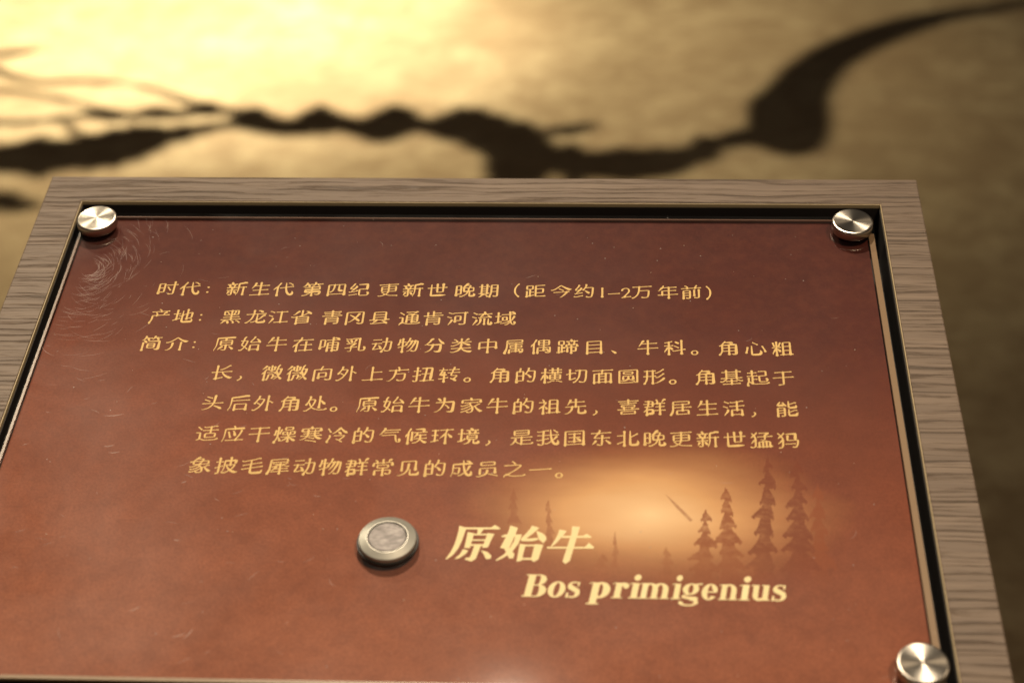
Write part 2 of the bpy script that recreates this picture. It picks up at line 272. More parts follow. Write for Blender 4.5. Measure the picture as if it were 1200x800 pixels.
GLYPHS = '''
11127772720
2111820213028393550375737653570307526762076147411720863,11442222220818
–1104415041
、1131171335
。0020152515281632203324332931332936243820381435113110271122131916162015
一1190531053
万1148185415681571167319763477593559,1188841184,113886376233412830222314160916
上1183614461,1110198919,1146914616
世11259025208620,117491744050394992,1189681068
东11861876316740,103780367327592553,11303927321720,114177428545904394,1154675317511543153619,1082522553,1112798679
中1114448544,1150125093,118336827516751636
为11643656495053,11317825882189,115718611575157921814282691369,1109171517212130303742446245724593
之1014141418202525263026,11547947904291,109121861753164318362032233026,013026312953456859746775721573
乳11659065196816801685178721882788308537,1158894990358816861089,1135673081,111279177721682566,1143655182,1155390935,11466144543546334333203215291423142016,1152601460
于1189551055,1117858285,1150865020501648153114
产113655366138653274,11537849904393,1185801580,111310121615211830194219578757,117574686965646355
今0150886475806385619362,01508847873776246514600962,1146135215642972407448,11595548644267,11834877462046
介11091518162623292732373357,10076114602666397747855087,1167576712,0150876275766585619463
代11698974898677,111051115520652768,118636902989258617841579157617722168276437615059705891,1190673560,113692277525702612
候111149125715612164,016633782085159217,01663364316025541945153816,1134303474,11776879874787,1190704270,1150558755,0166336657,1190374237,1128922175206620622012,1140464546474953585465
偶112366156211571152,11783052274428,1185733973,113712374686468615841475136917,0061594259416041864287828782596159,1161896127,11802274376839,11319221692212
先11081615152017302635373754,11853288268618851681156615631661206154,1125778277,1150935050,1111528852,11309027801862
冈1116121686838583188115741469146118,1123263026464257576776,1129705052534767326726
冷1123701388,1038497748754261266024,1060926087,01602455254631,01602461207014,016087628573718760,0160875685517842683060,111416132123442151,1155676357
分11435941453529292324191314,11639173738758,11481955156615701771217330745625561763,11429235883076226616601057
切01223228334340,11371644205028574359556185,0122322290,1160196715751579168220854086824483,11446740700863
前1162646229,11816681208016781570146318,11657567837292,1147331533,1115484748,113375348429912493,112917351441144415456218631812,1110778977
动1114844684,01162823284633,011628173424522564,1148621062,1162196915761581178320853187705170,114826414540483549,11511051165927654767736792
北1111683968,11393531351126,11867466605759,118638893389278720851781166616601859255991,1137133791
原11898620861942162812191312,1155805369,11891785187034,11433439322617,11574557205615521445143918,1032578057,0080577970357035443543794380448057
县112316252337353942,1125567656,1125717671,1174387486738727872738,1189401040,1115201918311872207622,118314683065326033
后1134188318,1190661966,11868876905586218321552040162412161412,118012804636463612
向11489243824273,116218681480158317837517751712,1135253556645664333333
员117829785622562227,1187145526,1149464833473042253721271717140917,0037877487758775712571258626873787
哺117190769085858576,1141338733,1187484148,1114291481328132401239,1143124463856385178415811477147218,1164936412,1190783978
喜00761676297530253024292416,0076162416,1064396751,1133553539,1119748174,1188851285,1110409040,1150935072,107350694965522752255325632664736474637454735268526751
四1159855951604663447844,11408539663754344629402438,1114248524,118316838316831615
国1186181318,11604868407239,1174332633,1149304975,1170543054,1127737273,118412848715871512
圆1174255335,11192828264131483650405049,11303630553055685569556936,0085178587848815871517,0085171517,00537867776666326632785378
在1111371243164719492752,1139754292,1162676214,1189163616,1185484048,1111778977,1125122554265835713679
地11733979388138834084448573787271696368,1167664560,11335639554958,1136690969,1123342392,1165326593,11853388278821851782165216481946244685,11102926373740
域116537603137253126,1177928784,11713877418665,117430682857164916,0056425663396339435642,1190783578,1131691069,1121922132,1134363037243512280729,1186318925881987168515801578177425704269556893
基1128717271,1128607260,1183161616,1128317131,1186831383,1190480948,1150145040,11923186308033714070447093,11073014291730243630433093
境11553953275020401536143116,1143478347,1175797166,01693669217018711582158615881988228528,11518053755366,11569462916483,1141858585,1133691069,1122922230,0069368037803880584658455745376936,1138688768,1136413235253314280928
处013433373246245919651785179322,0034333439,013433181815150716,101962245930423439,013439374041504564467545762377,11864670676168,1164936429,11134818592163226927872694
外11225633473945,11616370628153,1163936312,1107171516202031314048466547762377,111253217026812893
头1144782487,1117713661,11563572268715,1110498949,1156925455504147364027332216151117
始108662586050605062,11392332312634,1147188518,118312834550454912,11303523391546217523902895,1172797677836883658955,1107171315151625293246366735721072,01506251634964506660826493
家111335193527395152,1010531650205139594460,0144604869,1112182623423149365738,11932187198420743069376448,1147935181,111569158385838569,1124687568,1034183914471453185524563253454460,115242624675568158
寒1149945183,11302455197013,1141386131,1110478947,1185728584848515851472,1120597859,1119708070,11912985287931664163506378,110828142719292533344137503778
居0035178017,1119548954,008017793735373517,1157355772,1111141727204021868086818581701970
属1182657466406333632866,1172233821,1171148013821583348234313430333012,00564478447945795378553555345434445644,1156665620,11187480748175818721872044162712161311,1176166730
常112775298525902191,1150935075,005150305130657065705270515150,0151505112,1185628576847716771562,1161216717751778197923793821382116,118191759073877175
干1189541154,1185841584,1150865012
年0129803293,0129802579166515631063,1085802980,11836027602733,1110359035,1154125482
应11631665257238775081638069,11509354865577,11593952654867,1141343263,1125189018,1112121628183719798979
形11557362736575778382898791,11894183337425621760155416,118766705063465747,1145124588,111213182522402388,1156550955,1155851185
微1191178716812378287430,11094815552257,1131556555,117836734069586560,1051215528,1031133627374455445528,1146654694,0185736773,10653260295528,11259317820974,1158865768356834693487,112774216520602012,1057166115651976327635793983558573,116348676272907795
心1158734087,11883086407762,11196017451328,116839723272287020681763154215361735243567
成111757435742364029392731272431,116337703973438163,1140174616572461296830,118173818370906889,11897520751937172712161412,118536882987218516771570226339605458675793
我11643671398355,1171908576,114020471962306832,11328732173015261419141318,1110648964,11084014385146,1109851483178343895188,11853589288925871784158014761673196827634461575892
扭1137502849204513440745,1136731073,114187818782867714,1109181614221523172493,1142558255,1137169016,11608958585214
披118263857743774241392634173614,1164936453,112393231821151314,1135731073,113650264920460943,11391745154815622473358049815381554155,1150575150554164297520831686159417
新1132802894,1119381223,1140384725,1178627812,1118782365,1141783659,1149461046,1149821082,11898780897286598458825740552550175212,1155609060,1130633019291624151918,1109615161
方11355476547530732370176715551552154620,115173518052844892,1188751275,113977385833382930212015150716
时1139571357,1163405160,11571861157015741577187792,1190734573,1115211583378337301330
是1020757675,1148358335,1189511151,007675768822872363756376647675,1150535015,119320861560154518372129302432,1108151415202327352844
晚1169486920701675158616892189258531,1135581258,1114221484338433311231,1152847283727965656451614057315124391634153016,11629456915587467545714546854685683068
更1009171615281835223625,0036254125,01362535272438,108814571743224125,1083582258,1188861186,002258227380738072804322432258,014125483550465088
期1145651765,1109141315161822272830,11332938274516,1145511751,1187665866,1187455845,1142344292,1120922034,1151791079,1151360936,1155105316572560396086858685188415781475146917
横0124571954154310341028,116122542242153615,012457305535473540,117021752286159114,1187434243,1141838983,1175667593,1154665493,1064706431,119068406836711071,006431853185554556455545306431,1125122555246025652593
毛11145777668366,11882986198316801552154816451844234484,11108016772378558472907888,1111378847
气1187812582,118731892288178715821577197525733471552055,1181692869,1130932985247718671059
江11158919893181,1161186184,111515253329402845,1111652657,1190203520,1185824082
河11274528401415,1125571065,11818781188016751563155917,1114902783348335859185,1141314166636663393939
活1184184018,11274529401415,1115903182,1126571165,1135649064,1163886340,118212824343434312,11388642834583668680908689
流114457456553735581,1115902980,11274528401415,11445044364125351734152815,1186318925881685158015771676217650,1163776092,1111652657,1160506016,1189793579,11816378603658,11875484608160786575707072
燥00695185518665856669666951,0069516345,113516482360356436,1129583578,1114751152,1191188717792369326538,0063455851,1131213127293225362038,00585158655766416541515851,00577577757789508949755775,1063126345,1123922240182612161210,113638583859379038
牛1122758574,1150935012,1189461046,113392278525781459
物1145365348595962696478,114516501755216028653875637778,1112723972,1150768775853981207715741570156319,1127932712,11168815751057,11559352794158,11435536491041
犀116561726180668467,1157665751,11275048565161,11446135662966,1164546756705583498950,1189252525,111873837382872187193917301114,1185393539,1157475712,1144483845384230332432
犸10116420732474,0024742479,1139337533,10349127802479,01247920811291,11754978854285,111136194324503153,0124742672296130502928261723151414,116515761480178534865146514876
猛1155455514,10329125812280,1168456814,01228020811490,0022802275,10428874887587,11113622502954,01227519741066,1190693669,118214814241424114,1190163216,10091815142315261927252835276225732275,10475553515951625363566375657873837587
环1186426964,114041505156606363,1132591059,1134850985,1189854185,1122282287,113532253012250826,11678765786372616562606212
生1189171017,1120468246,1185732274,1150935015,11145825772992
的1125742993,11545759557138,1143511351,1156778576843680207816751565155820,1115141576407640231323,11496059806193
目1179422042,1120207920,1179642064,117712768522852212
省1178302630,0176182618,1149614993,118769748370866587,1178422642,1128122857,1174756974586543603954,01761875544254365514530656,1112681768237529833689
祖01288325882192,0128832873,012652325139443940,01265220500940,1183404740,1183644764,1137179117,115015508680858015,11261226492860356936751075
科1010271134174321522655,1038403945335428562655,1165504962,1153856576,1142354732743680389139,1143651065,1177127793,1127122787,11398924851183
第1132853672,1110161715261939284637,117185737775747974,11508425842286,1157849084,1149124968,11176679668065805122512137813782368126781866186022,116095608753754872,1108721473187725872694
简1130582169,1133853771,1117121758,116617701477148115822082633764,1066383638,11767172787085,11498325832286,003638375063506450642537243638,11888360835886,11619360875173,1110721573248725902395
类114972547156688652,11209025893379,11931885157417662155305239,117890748968816379,1109541552305840654674,1150545093,1111378837,1112738873,1107181415201536224430453449404949
粗012651334940393933,1183645064,1150408340,0126512149184012291221,1142873567,1113881868,1143601060,118014808752875214,1190164016,112793276326572712
约116737684165445357,110923112016204326,1128932786156714613161,1152758574833580197815721466145818,1136743770326319461638,1111394144,115795588955774561
纪1110204125,0114613261,011461156723783092,1185555155512052195516781584168720882688298435,11478583858349,1109411339154038434248,1138753869295828561946194520441740
群11787884919094,1151359135,1155558755,1171127175,111357435743861487,1150720972,1154738973,11211121372044256027772789,11579361846071,111030153722414341444044191919
肯1123437743,1180824882,1123307730,1127652788,1150655093,1111688868,1125122555755575187415701461145518
能1114324532,115576677881848682,115534673682438841,1126921778167241744476,1114454545,115893586360596657855887638670,1158505820601562158515871888249328,113014391441154217425916591612,1147693687
见114973474742333625271915150817,117539758624862438,118730851982165816561855225544
角10596860766482658564853686,1037933686,1183352235,1183532353,1152725214,1114662270807080177715731468146217,01368632842574253821251414
象11664469367430822285209021,1149483940283519321334,1010471745254835523856,113488378558855781516748644656,1183507750644159404832352518191121,10351941154915541657205824573652443856,11449437913689257922712259235836577758785978727773197315710971
起108545884088338529782861295930583257618362,1148442944,10548783878362,1146811281,1149631063,112993296631603020,11143320302524282333193917761686169421,111652163511161309
距1115181552,1142462646,00286539653987158715652865,114965826581404940,0128652822,119018511851868886,11101831254327
蹄1115191553,1125473947,1164936681,114979557756715562,00276535653587158715652765,1176857679777575697462,1165586512,11492149478347832476237126,0127652722,1189834483,114552456487648852,11072113204027
转11453614300931,1190634463,1187804880,1110804180,1130123068,112393259125832278227515534152,1168237029794080465846574758546266647867856993,115531632666267914
适1013192425,01242528253918481685179322,01242524580959,1126751389,006252815181328031433143516252,11358840854685698779908588,1062886252,1190693369
通1128741388,104679518061756675,101211121719242426,0124263918481686169421,01242624571057,016675687777838090,0166756768,1138558655,1186423842,1162716225,1138888588,114025416970707369846984308327792775276930
长11426947685673698275898089,119320861883196829574253495157,1130153092,1189551055,11552328162217
青1177402440,1177282428,1189621062,1184851685,1180741974,112612265174517520741573145914,1150935060
面1164513451,1149874665,1164353435,1189851185,1162166269,1136163669,1115198519,111712176782678212
黑11648465796068,11712677258713,114170377134792982,111212181821252828,11401239233525,11621359245326,1189351035,1182491849,0050622262216321877788776376625062,1150905033
龙115728502639203220,1186597957704462355434,11578964897778,1110698969,11101814171720252830353444375540724093,1184318825871984176316571855225571
（1187127628723871477158726778818793
）1113122021253028442861267121821393
，1126333129292024141811
：1149315229,1149625260
'''

# ---------------------------------------------------------------- the display floor behind the sign
bm = bmesh.new()
bmesh.ops.create_grid(bm, x_segments=150, y_segments=150, size=4.5)
from mathutils import noise as mn
for v in bm.verts:
    x, y = v.co.x, v.co.y + 2.6
    v.co = Vector((x, y, .010 * mn.fractal(Vector((x * 1.6, y * 1.6, 0)), 1.0, 2.0, 5)))
fl = link('ground', bm_mesh('ground', bm), SAND, smooth=True); fl['kind'] = 'structure'
fl['label'] = 'ochre sandy display floor behind the sign'

# ---------------------------------------------------------------- sign
BASE = Vector((0, -.17, .0))
sign = empty('information_sign', BASE, 'sloping museum sign, grey wood frame around a maroon panel with gold Chinese text', 'sign')
TOP = Matrix.Translation(-BASE) @ PANEL          # panel space -> sign space
mmv = lambda x, y, z=0: Vector((x / 1000, y / 1000, z / 1000))
WX, HX = 222.5, 349.0                            # half width and height of the frame, mm
IX, IY0, IY1 = 202.6, -20.3, -328.5              # opening
# frame: one cut sheet with its opening, 24 mm deep, softly rounded edges
def ring_frame(x, y0, y1, ix, iy0, iy1, z1, z0, ch, chi):
    bm = bmesh.new()
    def rect(a, b0, b1, z): return [bm.verts.new(mmv(*p, z)) for p in ((-a, b1), (a, b1), (a, b0), (-a, b0))]
    L = [rect(x, y0, y1, z0), rect(x, y0, y1, z1 - ch), rect(x - ch * .3, y0 - ch * .3, y1 + ch * .3, z1 - ch * .3), rect(x - ch, y0 - ch, y1 + ch, z1),
         rect(ix + chi, iy0 + chi, iy1 - chi, z1), rect(ix, iy0, iy1, z1 - chi), rect(ix, iy0, iy1, z0)]
    for a, b in zip(L, L[1:] + L[:1]):
        for i in range(4):
            j = (i + 1) % 4; bm.faces.new((a[i], a[j], b[j], b[i]))
    return bm
frame = link('frame', bm_mesh('frame', ring_frame(WX, 0, -HX, IX, IY0, IY1, 0, -24, .7, .3)), WOOD, sign, TOP)
# pale cut edge of the sheet lining the opening
link('edge_banding', bm_mesh('edge_banding', ring_frame(IX - .02, IY0 - .02, IY1 + .02, IX - .45, IY0 - .45, IY1 + .45, -.35, -2.4, .1, .1)), EDGE, sign, TOP)
bm = bmesh.new()
def ring_walls(bm, a, b0, b1, t, z0, z1):
    box(bm, -a/1000, a/1000, (b0 - t)/1000, b0/1000, z0/1000, z1/1000); box(bm, -a/1000, a/1000, b1/1000, (b1 + t)/1000, z0/1000, z1/1000)
    box(bm, -a/1000, (-a + t)/1000, (b1 + t)/1000, (b0 - t)/1000, z0/1000, z1/1000); box(bm, (a - t)/1000, a/1000, (b1 + t)/1000, (b0 - t)/1000, z0/1000, z1/1000)
ring_walls(bm, IX - .1, IY0 - .1, IY1 + .1, .6, -20, -2.6)
link('recess_lining', bm_mesh('recess_lining', bm), BLACK, sign, TOP)
bm = bmesh.new(); box(bm, -.2225, .2225, -.349, 0, -.042, -.0245)
link('backing_board', bm_mesh('backing_board', bm), BLACK, sign, TOP)
bm = bmesh.new(); box(bm, -.2195, .2195, -.346, -.003, -.075, -.0425, .002)
link('box_body', bm_mesh('box_body', bm), WOOD, sign, TOP)
# post and foot under it
bm = bmesh.new(); box(bm, -.09, .09, -.05, .05, .02, .93, .004)
link('post', bm_mesh('post', bm), WOOD, sign)
bm = bmesh.new(); box(bm, -.19, .19, -.16, .16, .0, .02, .004)
link('base_plate', bm_mesh('base_plate', bm), simple('dark_powder_coat', (.04, .036, .034), .45, .6), sign)

# printed sheet behind the acrylic
PX0, PX1, PY0, PY1 = -196.3, 193.6, -33.4, -319.6
AX0, AX1, AY0, AY1 = -198.2, 197.2, -32.0, -322.6
ZP = -2.2
bm = bmesh.new(); box(bm, PX0/1000, PX1/1000, PY1/1000, PY0/1000, (ZP - 1.4)/1000, ZP/1000)
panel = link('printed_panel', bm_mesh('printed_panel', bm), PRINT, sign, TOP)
bm = bmesh.new(); box(bm, AX0/1000, AX1/1000, AY1/1000, AY0/1000, -.0021, .0010, .0006, 2)
plate = link('acrylic_cover', bm_mesh('acrylic_cover', bm), ACRYLIC, sign, TOP)
# sawn, frosted edges of the acrylic, seen through its face
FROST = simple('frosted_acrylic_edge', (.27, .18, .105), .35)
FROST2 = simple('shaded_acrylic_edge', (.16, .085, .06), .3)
bm = bmesh.new()
box(bm, (AX1 - 3.2)/1000, (AX1 - .5)/1000, (AY1 + .7)/1000, (AY0 - 12)/1000, -.0018, -.0002)
link('frosted_edge', bm_mesh('frosted_edge', bm), FROST, plate, Matrix.Identity(4))
bm = bmesh.new(); box(bm, (AX0 + 1.)/1000, (AX1 - 3.4)/1000, (AY1 + .5)/1000, (AY1 + 2.2)/1000, -.0018, -.0003)
link('frosted_edge', bm_mesh('frosted_edge', bm), FROST, plate, Matrix.Identity(4))
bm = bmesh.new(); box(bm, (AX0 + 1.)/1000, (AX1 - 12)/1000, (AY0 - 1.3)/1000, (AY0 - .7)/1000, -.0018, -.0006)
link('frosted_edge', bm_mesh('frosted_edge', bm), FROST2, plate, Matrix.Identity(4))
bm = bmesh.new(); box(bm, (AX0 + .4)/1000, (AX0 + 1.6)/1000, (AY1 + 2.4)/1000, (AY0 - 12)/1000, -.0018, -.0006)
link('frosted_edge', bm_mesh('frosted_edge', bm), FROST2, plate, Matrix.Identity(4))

# scratches in the surface: fine raised burrs
bm = bmesh.new()
def scratch(x, y, ang, ln, wd, bend):
    n = 5; pts = []
    for i in range(n):
        s = (i / (n - 1) - .5) * ln
        a = ang + bend * (i / (n - 1) - .5)
        pts.append((x + s * math.cos(a), y + s * math.sin(a), a))
    vs = []
    for i, (px, py, a) in enumerate(pts):
        ww = wd * (.25 + math.sin(math.pi * i / (n - 1)))
        vs.append((bm.verts.new(mmv(px - math.sin(a) * ww, py + math.cos(a) * ww, 1.012)), bm.verts.new(mmv(px + math.sin(a) * ww, py - math.cos(a) * ww, 1.012))))
    for a, b in zip(vs, vs[1:]): bm.faces.new((a[0], a[1], b[1], b[0]))
rs = random.Random(3)
for i in range(260):                             # upper left scratches: pale arcs painting the lamp glint they would catch
    rr = abs(rs.gauss(0, 20)) + 3; th = rs.uniform(-1.9, .9)
    x = -184 + rr * math.cos(th) * .75; y = -76 + rr * math.sin(th) * 1.5
    if x < -194: continue
    scratch(x, y, th + math.radians(rs.choice([90, 84, 100, 60]) + rs.gauss(0, 6)), rs.uniform(2, 13), rs.uniform(.02, .05), rs.gauss(.25, .12))
for i in range(80):
    x = rs.uniform(-190, -40) if rs.random() < .75 else rs.uniform(-190, 185); y = rs.uniform(-315, -45)
    scratch(x, y, math.radians(rs.gauss(10, 40)), rs.uniform(.8, 7), rs.uniform(.025, .07), rs.gauss(0, .4))
for x, y, a, l in ((-152, -178, 8, 9), (-150, -197, 12, 5), (-147, -201, 8, 5), (-120, -288, 35, 5), (-96, -300, 60, 6), (-100, -301, 20, 6), (-110, -251, -5, 3), (-113, -218, 30, 2.5)):
    scratch(x, y, math.radians(a), l, .14, .3)
sc = link('scratches', bm_mesh('scratches', bm), SCRATCH, plate, Matrix.Identity(4)); sc['kind'] = 'stuff'
bm = bmesh.new()
for i in range(60):
    x, y = rs.uniform(-194, 190), rs.uniform(-316, -36); r = rs.choice([.12, .15, .2, .28]) * rs.uniform(.6, 1.3)
    r = min(r, .3)
    bmesh.ops.create_icosphere(bm, subdivisions=1, radius=r / 1000, matrix=Matrix.Translation(mmv(x, y, 1.0 + r * .6)))
du = link('dust_specks', bm_mesh('dust_specks', bm), simple('pale_dust', (.62, .50, .40), .9), plate, Matrix.Identity(4)); du['kind'] = 'stuff'

# ---------------------------------------------------------------- lettering on the sheet
KS = 1.0039
sx = lambda x: 70.4 + (x - 70.4) * KS
sy = lambda y: -748.7 + (y + 748.7) * KS
ZT = ZP + .03
def flat_poly(bm, pts, z):
    vs = [bm.verts.new(mmv(x, y, z)) for x, y in pts]
    f = bm.faces.new(vs); f.normal_update()
    if f.normal.z < 0: f.normal_flip()
    return f
def finish(name, bm, mat, parent=panel):
    bmesh.ops.triangulate(bm, faces=bm.faces[:])
    me = bpy.data.meshes.new(name); bm.to_mesh(me); bm.free()
    return link(name, me, mat, parent, Matrix.Identity(4))
def parse(s):
    d = {}
    for ln in s.strip().split('\n'):
        ch, rest = ln[0], ln[1:]; st = []
        for q in rest.split(','):
            a, b, q = q[0] == '1', q[1] == '1', q[2:]
            st.append(([(int(q[i:i+2]), int(q[i+2:i+4])) for i in range(0, len(q), 4)], a, b))
        d[ch] = st
    return d
GL = parse(GLYPHS)
def brush(bm, pts, fa, fb, cx, cy, size, z, rs):
    """one brush stroke: a ribbon whose width swells and tapers like written kaiti"""
    P = [Vector(((x / 100) * 1.1 - .05 - .5, (y / 100) * 1.1 - .2 - .38)) for x, y in pts]
    # the hand rises to the right
    P = [Vector((p.x, p.y + .10 * p.x)) for p in P]
    v = P[-1] - P[0]
    closed = v.length < .02
    # write left to right, top to bottom
    if not closed and ((abs(v.x) > abs(v.y) * 1.3 and v.x < 0) or (abs(v.x) <= abs(v.y) * 1.3 and v.y > 0)):
        P.reverse(); fa, fb = fb, fa; v = -v
    L = sum((b - a).length for a, b in zip(P, P[1:]))
    # resample
    n = max(3, int(L / .05) + 1); Q = []
    for i in range(n + 1):
        t = L * i / n; k = 0; acc = 0
        while k < len(P) - 2 and acc + (P[k+1] - P[k]).length < t: acc += (P[k+1] - P[k]).length; k += 1
        seg = (P[k+1] - P[k]); Q.append(P[k] + seg * min(1, (t - acc) / max(seg.length, 1e-6)))
    ang = math.degrees(math.atan2(v.y, v.x))
    short = L < .17
    hw = []
    for i, q in enumerate(Q):
        t = i / n
        d = (Q[min(i+1, n)] - Q[max(i-1, 0)])
        c = abs(d.x) / max(d.length, 1e-6)
        wv = .043 * (1 - c) + .023 * c                     # uprights heavier than level strokes
        if not closed:
            if short and fa and fb: wv = .052
            elif short and fa != fb: wv *= .7 + .6 * t
            elif -165 < ang < -112 and fb: wv = .050 * (1.1 - .85 * t ** 1.3)      # down-left sweep thins out
            elif -68 < ang < -18 and fb and L > .25: wv = .024 + .046 * min(1, t * 1.15) if t < .85 else .064 * (1.05 - t) / .2
            else:
                if fa: wv *= 1 + .3 * max(0, 1 - t * 7)
                if fb: wv *= 1 + .65 * max(0, 1 - (1 - t) * 7)
        hw.append(max(wv, .006))
    vs = []
    for i, q in enumerate(Q):
        d = (Q[min(i+1, n)] - Q[max(i-1, 0)])
        if closed and i in (0, n): d = Q[1] - Q[n-1]
        d = d.normalized() if d.length > 1e-6 else Vector((1, 0)); nn = Vector((-d.y, d.x))
        a, b = q + nn * hw[i], q - nn * hw[i]
        vs.append((bm.verts.new(mmv(cx + a.x * size, cy + a.y * size, z)), bm.verts.new(mmv(cx + b.x * size, cy + b.y * size, z))))
    for a, b in zip(vs, vs[1:]): bm.faces.new((a[1], b[1], b[0], a[0]))
    # rounded ends
    for e, s in ((0, -1), (n, 1)):
        d = (Q[min(e+1, n)] - Q[max(e-1, 0)]); d = d.normalized() if d.length > 1e-6 else Vector((1, 0))
        if closed: continue
        tip = Q[e] + d * s * hw[e] * .8
        t_ = bm.verts.new(mmv(cx + tip.x * size, cy + tip.y * size, z))
        bm.faces.new((vs[e][0], vs[e][1], t_) if s < 0 else (vs[e][1], t_, vs[e][0]))
def char(bm, ch, x, y, size, rs):
    st = GL[ch]
    off = 0
    if ch in '12–':
        xs = [p[0] for s, _, _ in st for p in s]; off = .5 - ((min(xs) + max(xs)) / 200 * 1.1 - .05)
    for k, (pts, a, b) in enumerate(st):
        brush(bm, pts, a, b, x + off * size, y, size, ZT + .004 * k, rs)
LINES = [
 ('时代：新生代第四纪更新世晚期（距今约1–2万年前）', [-144.7,-133.9,-125.0,-111.1,-99.6,-88.4,-74.4,-62.7,-51.8,-37.7,-26.0,-14.3,-1.0,10.4,20.4,32.6,44.8,55.9,64.4,69.9,75.8,83.3,95.4,106.5,118.0], -89.2),
 ('产地：黑龙江省青冈县通肯河流域', [-144.5,-133.3,-125.0,-110.4,-98.6,-88.0,-76.7,-62.5,-51.6,-39.9,-26.0,-14.6,-3.3,8.3,19.3], -109.4),
 ('简介：', [-144.9,-132.9,-124.7], -128.6),
 ('原始牛在哺乳动物分类中属偶蹄目、牛科。角心粗', (-110.5, 147.0), -128.4),
 ('长，微微向外上方扭转。角的横切面圆形。角基起于', (-108.4, 146.2), -148.0),
 ('头后外角处。原始牛为家牛的祖先，喜群居生活，能', (-109.1, 146.4), -167.9),
 ('适应干燥寒冷的气候环境，是我国东北晚更新世猛犸', (-108.4, 145.9), -187.4),
 ('象披毛犀动物群常见的成员之一。', (-107.9, 50.5), -206.8)]
for s, xs, y in LINES:
    if isinstance(xs, tuple): xs = [xs[0] + (xs[1] - xs[0]) * i / (len(s) - 1) for i in range(len(s))]
    bm = bmesh.new()
    for ch, x in zip(s, xs): char(bm, ch, sx(x), sy(y), 10.5, rs)
    finish('text_line', bm, TEXT_INK)
# printed spruces, with ragged needle edges
def ragged(pts):
    out = []
    for (x0, y0), (x1, y1) in zip(pts, pts[1:] + pts[:1]):
        L = math.hypot(x1 - x0, y1 - y0); n = max(1, int(L / .75))
        for i in range(n):
            t = i / n; j = rs.uniform(-.1, .35) * (1 if i % 2 else -.5) * min(1, L / 3)
            out.append((sx(x0 + (x1 - x0) * t - (y1 - y0) / max(L, .01) * j), sy(y0 + (y1 - y0) * t + (x1 - x0) / max(L, .01) * j)))
    return out
SPRUCES = [('near', 136.6, -196.5, 129.7, -278.4, 9.1, 9), ('near', 148.8, -198.9, 144.8, -278.1, 10.9, 9), ('mid', 117.6, -215.5, 117.6, -269.0, 8.1, 7), ('mid', 109.0, -228.4, 106.7, -269.2, 7.8, 6), ('far', 92.4, -249.5, 92.1, -268.7, 4.4, 4), ('far', 43.0, -223.8, 44.9, -251.4, 2.7, 4), ('far', 28.3, -217.2, 29.2, -237.6, 3.5, 3), ('far', 66.3, -253.8, 65.6, -261.1, 3.5, 2), ('far', 71.4, -241.5, 71.5, -261.0, 1.8, 3), ('mid', 156.5, -212.3, 152.8, -277.9, 8.0, 7)]
def spruce(x0, y0, x1, y1, hw, n):
    """outline of a printed conifer: uneven drooping tiers left and right of a thin stem"""
    sides = []
    for s in (-1, 1):
        out = []
        for k in range(n):
            t0 = (k + rs.uniform(.1, .5)) / n; t1 = min(1, (k + rs.uniform(.8, 1.15)) / n)
            wd = hw * (.12 + .88 * t1 ** .8) * rs.uniform(.6, 1.15)
            cx = lambda t: x0 + (x1 - x0) * t
            cy = lambda t: y0 + (y1 - y0) * t
            out += [(cx(t0) + s * hw * .42 * (t0 + .12), cy(t0)), (cx(t0) + s * wd * .72, cy((t0 + t1) / 2)), (cx(t1) + s * wd, cy(t1)),
                    (cx(t1) + s * wd * .8, cy(t1 + .18 / n)), (cx(t1) + s * wd * .72, cy(t1 + .02 / n)), (cx(t1) + s * hw * (.34 + .25 * rs.random()) * t1, cy(t1 + .06 / n))]
        sides.append(out)
    return [(x0, y0)] + sides[1] + [(x1 + hw * .1, y1), (x1 - hw * .1, y1)] + sides[0][::-1]
for k, (kind, x0, y0, x1, y1, hw, n) in enumerate(SPRUCES):
    bm = bmesh.new(); flat_poly(bm, ragged(spruce(x0, y0, x1, y1, hw, n)), ZP + .008 + .0015 * (len(SPRUCES) - k))
    finish('printed_tree', bm, TREE_INK[kind])
bm = bmesh.new(); flat_poly(bm, [(sx(x), sy(y)) for x, y in [[92.1, -219.9], [97.7, -226.7], [103.5, -234.7], [102.4, -235.7], [96.9, -228.1]]], ZP + .03)
finish('printed_branch', bm, TREE_INK['far'])
# heading
bm = bmesh.new()
for k, pts in enumerate(TITLE): flat_poly(bm, [(sx(x), sy(y)) for x, y in pts], ZT + .02 + .004 * (k % 12))
finish('title_lettering', bm, TITLE_INK)
# latin name: heavy slanted serif letters drawn from stems, bowls and thin serifs
bm = bmesh.new(); zc = [0]
XH, BASEY, SL = 8.0, -275.4, .17
def lp(pts):                                      # polygon in letter units (x-height 1)
    zc[0] = (zc[0] + 1) % 14
    flat_poly(bm, [(LX + LS * x + SL * XH * y, BASEY + XH * y) for x, y in pts], ZT + .02 + .004 * zc[0])
def ring(cx, cy, rx, ry, ix, iy, a0=0, a1=360, skew=.0):
    zc[0] = (zc[0] + 1) % 14; n = max(6, int((a1 - a0) / 12)); R = []
    for i in range(n + 1):
        a = math.radians(a0 + (a1 - a0) * i / n); c, s = math.cos(a), math.sin(a)
        R.append([(cx + rx * c, cy + ry * s), (cx + ix * c + skew * s, cy + iy * s)])
    vs = [[bm.verts.new(mmv(LX + LS * x + SL * XH * y, BASEY + XH * y, ZT + .02 + .004 * zc[0])) for x, y in r] for r in R]
    for a, b in zip(vs, vs[1:]): bm.faces.new((a[1], a[0], b[0], b[1]))
